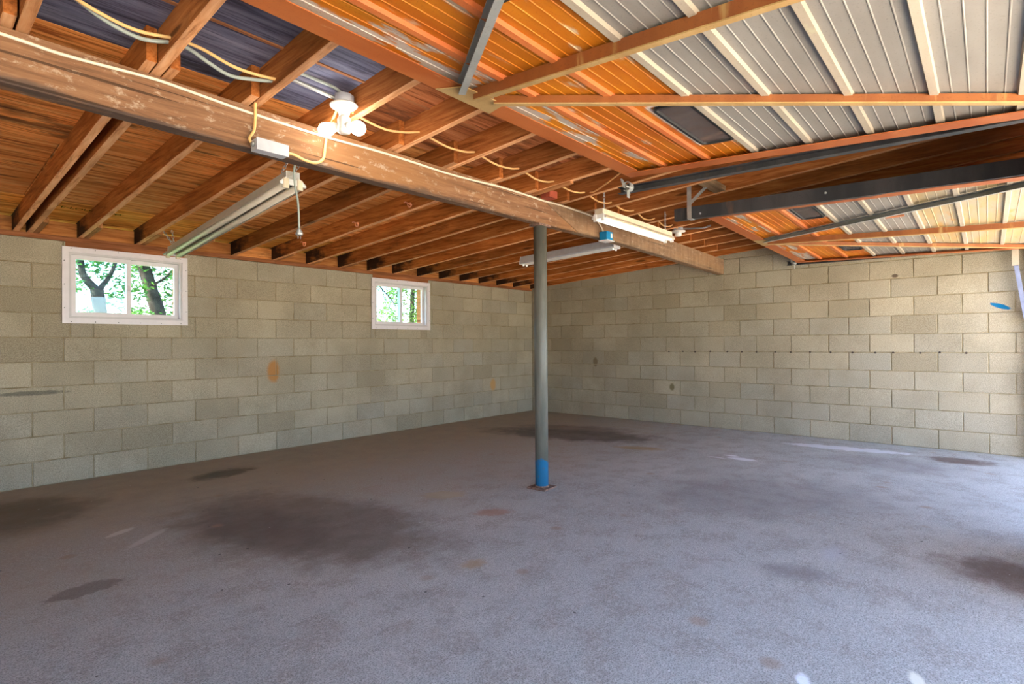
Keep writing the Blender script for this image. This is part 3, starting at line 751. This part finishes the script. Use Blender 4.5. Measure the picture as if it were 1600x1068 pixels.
# pivot arm and jamb hardware at the right-hand side of the farther door
s = MB(); s.bar((-.125, -6.095, 2.045), (-.125, -6.095, 1.862), .05, .03, (1, 0, 0)); s.build('jamb_post', M['rib_cream'], door2)
s = MB(); s.bar((-.125, -6.10, 1.865), (-.125, -6.168, 1.35), .035, .03, (1, 0, 0)); s.build('pivot_arm', plain('blue_grey_steel', (.16, .18, .27), .5, .4), door2)
s = MB(); s.bar((-.15, -6.12, 2.03), (-.35, -6.0, 2.04), .04, .02); s.build('arm_link', M['frame'], door2)
s = MB(); s.tube([(-1.95, -5.43, 2.085), (-1.6, -5.5, 2.075), (-1.2, -5.6, 2.07)], .005, 6)
# small tag of orange steel dangling by the heavy track
s2 = MB(); s2.box(-2.30, -2.24, -5.42, -5.30, 2.085, 2.09); s2.build('latch_plate', M['frame'], door2)

# ------------------------------------------------------------------ lights
def chain(a, b, parent, link=.03):
    a, b = Vector(a), Vector(b); n = max(2, int((b-a).length/(link*.74))); d = (b-a).normalized()
    ref = Vector((1, 0, 0)) if abs(d.x) < .8 else Vector((0, 1, 0)); u = (ref-d*ref.dot(d)).normalized(); w = d.cross(u)
    s = MB()
    for i in range(n):
        c = a+(b-a)*((i+.5)/n); q = u if i % 2 else w
        pts = [c+d*(link*.5*math.cos(t))+q*(link*.27*math.sin(t)) for t in [k*2*math.pi/8 for k in range(9)]]
        s.tube(pts, .0024, 4)
    return s.build('hanging_chain', M['steel'], parent)
def strip_light(name, a, b, width, label, lit, housing, group, trough=True, tube_r=.019):
    """shop light from a to b (centres of the tube plane ends)"""
    a, b = Vector(a), Vector(b); L = empty(name, a, label=label, cat='light', group=group)
    d = (b-a).normalized(); sd = d.cross(Vector((0, 0, 1))).normalized(); up = sd.cross(d).normalized()
    w = width/2
    s = MB()
    # bent sheet: channel on top, reflector wings sloping down
    pr = [(-w, -.006), (-w, .004), (-.035, .032), (-.035, .07), (.035, .07), (.035, .032), (w, .004), (w, -.006), (w-.003, -.006), (w-.004, .001), (.034, .026), (-.034, .026), (-w+.004, .001), (-w+.003, -.006)]
    s.sweep(pr[::-1], a, b, sd, up); s.build('housing', housing, L)
    for sg in (-1, 1):
        o = sd*(sg*w*.52)
        e = .035
        s = MB(); s.lathe(a+o+d*e, d, [(.012, 0), (tube_r, .006), (tube_r, (b-a).length-2*e-.006), (.012, (b-a).length-2*e)], 16)
        s.build('tube', M['tube_on'] if lit else M['tube_off'], L)
        for p, q in ((a, d), (b, -d)):
            s = MB(); s.bar(p+o+q*.004+up*.028, p+o+q*.004-up*.026, .034, .018, d, .006); s.build('tube_socket', M['cream'] if not lit else M['white'], L)
    for p, q in ((a, d), (b, -d)):
        s = MB(); s.add([p+sd*x+up*y+q*k for k in (0, .004) for x, y in ((-w, -.006), (w, -.006), (w, .006), (.037, .036), (.037, .07), (-.037, .07), (-.037, .036), (-w, .006))],
                        [tuple(range(8)), tuple(range(15, 7, -1))]+[(i, 8+i, 8+(i+1) % 8, (i+1) % 8) for i in range(8)])
        s.build('end_cap', M['white'], L)
    return L, d, sd, up
fa, d, sd, up = strip_light('fluorescent_light', (-5.852, -3.05, 2.012), (-5.652, -.56, 1.925), .145, 'long unlit twin-tube light hung by chains from the big beam toward the window wall', False, M['reflector'], 'fluorescent lights')
A = Vector((-5.852, -3.05, 2.012))
chain(A+d*.05+up*.07-sd*.04, (-5.87, -3.15, 2.22), fa, .028); chain(A+d*.10+up*.07+sd*.03, (-5.80, -3.13, 2.20), fa, .028)
Bq = Vector((-5.652, -.56, 1.925)); chain(Bq-d*.06+up*.07, (-5.67, -.60, zb(-.6)+.02), fa, .03); chain(Bq-d*.06+up*.07, (-5.735, -.58, zb(-.58)+.02), fa, .03)
# its hanging power cord and plug
s = MB(); s.tube(smooth_path([(-5.845, -3.13, 2.17), (-5.862, -3.085, 2.10), (-5.858, -3.08, 2.0), (-5.845, -3.085, 1.92), (-5.84, -3.085, 1.84), (-5.838, -3.085, 1.765)]), .0055, 8); cd = s.build('power_cord', M['cable_grey'], fa)
s = MB(); s.lathe((-5.838, -3.085, 1.77), (0, 0, -1), [(.007, 0), (.012, .008), (.019, .022), (.019, .034), (.014, .036)], 14)
s.box(-5.846, -5.8445, -3.089, -3.083, 1.715, 1.735); s.box(-5.8315, -5.830, -3.089, -3.083, 1.715, 1.735); s.build('plug', M['steel'], cd)

fb_, d, sd, up = strip_light('fluorescent_light', (-3.640, -3.60, 2.120), (-2.400, -3.60, 2.118), .13, 'lit twin-tube shop light hanging in front of the beam beside the blue box', True, M['cream'], 'fluorescent lights')
for xx in (-3.56, -2.47): chain((xx, -3.60, 2.19), (xx, -3.60, zb(-3.6)+.06), fb_, .03)
fc = empty('fluorescent_light', (-2.40, -2.42, 2.09), label='short unlit white strip light on the rafters behind the post', cat='light', group='fluorescent lights')
a, b = Vector((-2.40, -1.80, 2.072)), Vector((-2.40, -3.04, 2.122))
s = MB(); s.prof([(-.062, -.012), (.062, -.012), (.066, .0), (.036, .075), (-.036, .075), (-.066, .0)], a, b); s.build('housing', M['grey_box'], fc)
s = MB(); s.prof([(-.060, -.0125), (-.060, -.017), (.060, -.017), (.060, -.0125)], a, b); s.build('reflector_cover', M['white'], fc)
for p, q in ((a, 1), (b, -1)):
    d = (b-a).normalized()*q
    s = MB(); s.prof([(-.064, -.016), (.064, -.016), (.068, .0), (.038, .078), (-.038, .078), (-.068, .0)], p-d*.004, p); s.build('end_cap', M['white'], fc)
    for o in (-.03, .03):
        s = MB(); s.bar(p+d*.03+Vector((o, 0, -.014)), p+d*.03+Vector((o, 0, -.034)), .026, .014, d, .003); s.build('tube_socket', M['white'], fc)

# two-bulb porcelain lampholder on a steel box
lp = empty('ceiling_lamp', (-5.79, -3.45, 2.40), label='porcelain lampholder with two glaring bulbs beside the big beam', cat='lamp')
lc = Vector((-5.79, -3.45, 0))
s = MB(); s.lathe(lc+Vector((0, 0, 2.395)), (0, 0, -1), [(.046, 0), (.05, .003), (.05, .045), (.046, .048)], 8); s.build('octagon_box', M['grey_box'], lp)
s = MB(); s.lathe(lc+Vector((0, 0, 2.347)), (0, 0, -1), [(.066, 0), (.07, .004), (.066, .012), (.045, .022), (.032, .03), (.026, .05), (.024, .056)], 24); s.build('porcelain_base', M['porcelain'], lp)
s = MB(); s.lathe(lc+Vector((0, 0, 2.291)), (0, 0, -1), [(.016, 0), (.028, .006), (.034, .02), (.030, .05), (.034, .07), (.030, .084), (.012, .088)], 20)
b1 = Vector((-.72, -.50, -.28)).normalized(); b1 = (_r2*-.9+Vector((0, 0, -.15))+_f*.1).normalized(); b2 = (_r2*.8+Vector((0, 0, -.28))-_f*.4).normalized()
hub = lc+Vector((0, 0, 2.243))
for bb in (b1, b2): s.lathe(hub+bb*.008, bb, [(.022, 0), (.022, .03), (.02, .038)], 16)
s.build('socket_adapter', M['porcelain'], lp)
for bb in (b1, b2):
    s = MB(); s.lathe(hub+bb*.043, bb, [(.013, 0), (.016, .008), (.028, .024), (.035, .045), (.035, .06), (.029, .076), (.018, .087), (.004, .092)], 20)
    s.build('light_bulb', M['bulb'], lp)
cn = empty('conduit', (-6.1, -3.36, 2.42), label='grey steel conduit stub running from a rafter to the two-bulb lamp', cat='conduit')
s = MB(); s.tube([(-6.12, -3.37, 2.425), (-5.825, -3.43, 2.375)], .010, 10); s.build('pipe', M['steel'], cn)
s = MB(); s.lathe((-6.118, -3.37, 2.425), (1, -.2, -.17), [(.014, 0), (.014, .02)], 10); s.build('coupling', M['steel'], cn)

# plain lampholder deeper in, without a bulb
l2 = empty('lampholder', (-1.80, -3.42, 2.36), label='small white keyless lampholder without a bulb beyond the lit shop light', cat='lamp')
q = Vector((-1.80, -3.43, 0))
s = MB(); s.lathe(q+Vector((0, 0, 2.352)), (0, 0, -1), [(.05, 0), (.05, .035)], 8); s.build('octagon_box', M['grey_box'], l2)
s = MB(); s.lathe(q+Vector((0, 0, 2.317)), (0, 0, -1), [(.072, 0), (.075, .005), (.07, .014), (.04, .02), (.034, .026), (.032, .055), (.028, .058)], 24); s.build('porcelain_base', M['porcelain'], l2)
s = MB(); s.tube(smooth_path([(-1.76, -3.45, 2.345), (-1.73, -3.56, 2.335), (-1.72, -3.68, 2.33), (-1.64, -3.71, 2.36)]), .009, 8); s.build('conduit_arm', M['steel'], l2)

# ------------------------------------------------------------------ boxes and cables
jb = empty('junction_box', (-6.09, -3.285, 2.055), label='grey metal junction box fixed under the near face of the beam', cat='electrical box')
s = MB(); s.bar((-6.168, -3.288, 2.085), (-6.018, -3.288, 2.085), .062, .052, (0, 0, 1), .004); s.build('box_body', M['grey_box'], jb)
s = MB(); s.bar((-6.171, -3.322, 2.085), (-6.015, -3.322, 2.085), .004, .056, (0, 0, 1)); s.build('cover_plate', M['grey_box'], jb)
for xx, dx in ((-6.168, -1), (-6.018, 1)):
    s = MB(); s.lathe((xx, -3.288, 2.089), (dx, 0, 0), [(.012, 0), (.012, .012)], 10); s.build('cable_clamp', M['steel'], jb)
bb = empty('outlet_box', (-3.03, -3.29, 2.05), label='bright blue plastic outlet box on the beam below the lit shop light', cat='electrical box')
s = MB(); s.bar((-3.03, -3.297, 2.063), (-3.03, -3.297, 2.138), .105, .080, (0, 1, 0), .005); s.build('box_body', M['blue_box'], bb)
s = MB(); s.bar((-3.03, -3.300, 2.054), (-3.03, -3.300, 2.061), .125, .095, (0, 1, 0), .003); s.build('cover_plate', M['white'], bb)
s = MB(); s.box(-3.022, -2.995, -3.3395, -3.3375, 2.085, 2.125); s.box(-3.015, -3.002, -3.3415, -3.3395, 2.10, 2.115); s.build('switch_label', M['white'], bb)

def cable(name, pts, r, mat, label, n=6):
    s = MB(); s.tube(smooth_path(pts, n), r, 8); o = s.build(name, mat, None, pts[0]); return tag(o, label, 'cable')
fy = BY0-.006
cable('beam_cable', [(-11., fy, 2.26), (-9, fy, 2.25), (-7.4, fy, 2.25), (-7.05, fy, 2.249), (-6.865, fy, 2.243), (-6.63, fy, 2.256), (-6.52, fy, 2.258), (-6.3, fy, 2.246), (-6.14, fy, 2.240), (-5.79, fy, 2.236), (-5.41, fy, 2.247), (-4.91, fy, 2.243), (-4.6, fy, 2.254), (-4.42, fy, 2.262), (-4.1, fy, 2.263), (-3.9, fy, 2.26), (-3.7, fy, 2.267), (-3.45, fy, 2.264), (-3.2, fy-.004, 2.255), (-3.10, fy-.008, 2.21), (-3.05, fy-.02, 2.139)], .0065, M['cable_white'], 'long white cable stapled along the near face of the big beam')
cable('junction_cable', [(-6.11, -3.30, 2.42), (-6.118, -3.285, 2.36), (-6.15, fy-.01, 2.30), (-6.155, fy-.012, 2.22), (-6.16, fy-.012, 2.16), (-6.185, fy-.02, 2.115), (-6.182, -3.288, 2.092)], .0065, M['cable_yellow'], 'yellow cable dropping from a rafter over the beam into the grey junction box')
cable('lamp_cable', [(-6.005, -3.288, 2.088), (-5.96, -3.275, 2.092), (-5.90, fy-.006, 2.082), (-5.84, fy-.006, 2.085), (-5.80, fy-.006, 2.115), (-5.79, fy-.008, 2.17), (-5.78, fy-.008, 2.235), (-5.775, -3.30, 2.29), (-5.785, -3.40, 2.37)], .0075, M['cable_yellow'], 'yellow cable looping from the junction box up to the two-bulb lamp')
cable('armoured_cable', [(-7.35, -3.46, 2.40), (-7.05, -3.46, 2.368), (-6.96, -3.46, 2.395), (-6.90, -3.455, 2.39), (-6.80, -3.45, 2.345), (-6.72, -3.45, 2.322), (-6.65, -3.45, 2.32), (-6.56, -3.45, 2.345), (-6.5, -3.45, 2.345), (-6.42, -3.45, 2.315), (-6.34, -3.45, 2.295), (-6.25, -3.45, 2.312), (-6.14, -3.45, 2.345), (-6.05, -3.45, 2.415), (-5.92, -3.45, 2.42), (-5.84, -3.45, 2.415), (-5.80, -3.46, 2.392)], .008, M['cable_grey'], 'grey cable sagging between the rafters toward the two-bulb lamp', 5)
cable('tan_cable', [(-7.35, -3.52, 2.40), (-6.96, -3.50, 2.39), (-6.85, -3.48, 2.355), (-6.7, -3.475, 2.33), (-6.56, -3.475, 2.352), (-6.46, -3.475, 2.352), (-6.32, -3.475, 2.325), (-6.14, -3.475, 2.34), (-6.08, -3.44, 2.38)], .007, M['cable_yellow'], 'tan cable sagging beside the grey cable between the rafters')
pts = [(-5.745, -3.45, 2.325), (-5.68, -3.455, 2.308), (-5.55, -3.46, 2.292), (-5.42, -3.465, 2.312), (-5.30, -3.465, 2.345)]
NR = [-5.30, -4.87, -4.44, -4.04, -3.63, -3.22, -2.83, -2.42, -2.02]
for a, b in zip(NR, NR[1:]):
    sg = random.uniform(.03, .05); zz = 2.345
    pts += [(a+.07, -3.47, zz-.018), (a+(b-a)*.45, -3.475, zz-sg), (b-.1, -3.475, zz-sg*.75), (b, -3.475, zz-.005)]
pts += [(-1.9, -3.45, 2.335), (-1.84, -3.44, 2.34)]
cable('rafter_cable', pts, .0065, M['cable_orange'], 'tan cable threaded through the rafters from the two-bulb lamp toward the right wall', 5)
cable('loose_cable', [(-3.63, -3.50, 2.335), (-3.7, -3.62, 2.318), (-3.85, -3.9, 2.352), (-3.95, -4.12, 2.41)], .006, M['cable_orange'], 'loose tan cable branching toward the inner corner of the nearer raised door')

# three cup hooks on one rafter
for i, (y, lab) in enumerate(((-2.36, 'copper-coloured cup hook nearest the big beam on the third rafter past the long light'), (-1.62, 'copper-coloured cup hook in the middle of the rafter row of three'), (-.70, 'copper-coloured cup hook nearest the window wall, beside the plug'))):
    x = -4.482-.019
    h = empty('cup_hook', (x, y, zb(y)+.045), label=lab, cat='hook', group='cup hooks on a rafter')
    s = MB(); z = zb(y)+.05
    s.tube([(x, y, z), (x-.022, y, z), (x-.03, y-.004, z-.006), (x-.032, y-.012, z-.026), (x-.034, y-.03, z-.04), (x-.034, y-.052, z-.036), (x-.034, y-.06, z-.018)], .0052, 8)
    s.tube([(x-.022, y, z), (x-.03, y+.025, z+.012), (x-.03, y+.04, z+.01)], .005, 8); s.build('hook', M['brass'], h)
    s = MB(); s.lathe((x, y, z), (-1, 0, 0), [(.011, 0), (.009, .006), (.005, .008)], 12); s.build('collar', M['brass'], h)

# ------------------------------------------------------------------ trees outside the windows
def tree(base, woods, regions, leaf, label, seed, size=.05):
    T = empty('tree', base, label=label, cat='tree', group='trees outside the windows')
    s = MB()
    for pts, r0, r1 in woods:
        p = smooth_path(pts, 4); s.tube(p, r0, 10, [r0+(r1-r0)*i/(len(p)-1) for i in range(len(p))])
    s.build('trunk', M['bark'], T)
    rnd = random.Random(seed); v = []; f = []
    for (lo, hi, nc, nl, rad) in regions:       # twigs: small clusters of leaves spread through a part of the crown
        for _ in range(nc):
            c = Vector([rnd.uniform(lo[k], hi[k]) for k in range(3)])
            for _ in range(nl):
                p = c+Vector((rnd.gauss(0, rad), rnd.gauss(0, rad), rnd.gauss(0, rad*.7)))
                a = Vector((rnd.gauss(0, 1), rnd.gauss(0, 1), rnd.gauss(0, .6))).normalized(); b = a.cross(Vector((rnd.gauss(0, 1), rnd.gauss(0, 1), rnd.gauss(0, 1)))).normalized()
                l = size*rnd.uniform(.7, 1.4); w = l*.65; i = len(v); k = a.cross(b)*l*.15
                v += [p-a*l, p+b*w*.5+k, p+a*l, p-b*w*.5+k]; f.append((i, i+1, i+2, i+3))
    s = MB(); s.v = v; s.f = f; s.sm = [False]*len(f)
    o = s.build('foliage', leaf, T); o['kind'] = 'stuff'
    return T
tree((-3.95, 5.2, -.06), [([(-3.85, 5.2, -.1), (-3.98, 5.2, 1.2), (-4.083, 5.2, 1.77), (-4.16, 5.2, 2.04), (-4.26, 5.2, 2.43), (-4.33, 5.2, 2.7), (-4.3, 5.2, 3.6), (-4.0, 5.3, 5)], .135, .08),
      ([(-4.2, 5.2, 2.2), (-3.95, 5.3, 2.35), (-3.6, 5.4, 2.75)], .03, .015), ([(-4.3, 5.2, 2.9), (-3.7, 5.4, 3.4), (-3.0, 5.5, 3.9)], .05, .02)],
     [((-4.0, 4.6, 1.5), (-3.45, 5.9, 2.85), 60, 14, .08), ((-4.5, 4.6, 1.55), (-4.2, 5.9, 1.75), 16, 14, .07), ((-4.5, 4.6, 2.3), (-4.0, 5.9, 2.8), 30, 12, .08), ((-4.5, 4.6, 1.95), (-4.3, 5.6, 2.2), 8, 12, .06), ((-4.4, 4.4, 2.9), (-2.4, 6.4, 5.2), 260, 14, .14)],
     M['leaf'], 'big oak with a thick leaning trunk seen through the right pane of the first window', 3)
tree((-5.2, 4.2, -.06), [([(-5.0, 4.2, -.1), (-5.08, 4.2, 1.2), (-5.13, 4.2, 1.65), (-5.17, 4.2, 2.0)], .10, .085),
      ([(-5.17, 4.2, 1.98), (-5.30, 4.2, 2.14), (-5.36, 4.2, 2.35), (-5.4, 4.2, 3.3), (-5.3, 4.2, 4.2)], .06, .03), ([(-5.15, 4.2, 1.97), (-5.10, 4.2, 2.06), (-4.98, 4.2, 2.28), (-4.8, 4.2, 2.9)], .045, .02)],
     [((-5.6, 3.9, 2.22), (-4.7, 4.8, 2.75), 62, 14, .08), ((-5.6, 3.9, 1.9), (-5.3, 4.6, 2.2), 10, 12, .06), ((-5.05, 3.9, 1.5), (-4.7, 4.6, 2.2), 22, 12, .07), ((-5.6, 3.9, 1.5), (-5.2, 4.6, 1.66), 12, 12, .06), ((-6.4, 3.6, 2.9), (-4.7, 5.0, 4.4), 150, 14, .13)],
     M['leaf'], 'forked young tree seen through the left pane of the first window', 5, .042)
tree((1.9, 5.6, -.06), [([(1.9, 5.6, -.1), (1.9, 5.6, 1.5), (2.0, 5.6, 3.6)], .08, .05),
      ([(-.1, 4.8, 2.85), (.273, 4.8, 2.549), (.45, 4.8, 2.383), (.668, 4.8, 2.2), (.8, 4.8, 2.0)], .022, .008), ([(.40, 4.8, 2.42), (.46, 4.8, 2.2), (.55, 4.8, 2.02)], .01, .005), ([(-.1, 4.8, 2.85), (.8, 5.2, 3.1), (1.95, 5.6, 2.9)], .025, .04)],
     [((.9, 4.9, 2.15), (1.45, 5.9, 2.75), 34, 14, .08), ((.55, 4.9, 1.55), (1.4, 5.9, 2.05), 46, 14, .08), ((1.4, 4.9, 1.6), (2.4, 5.9, 2.8), 95, 14, .09), ((.3, 4.7, 2.7), (2.6, 6.2, 4.0), 160, 14, .13)],
     M['leaf_lime'], 'yellow-green leafy tree seen through the second window', 9, .045)
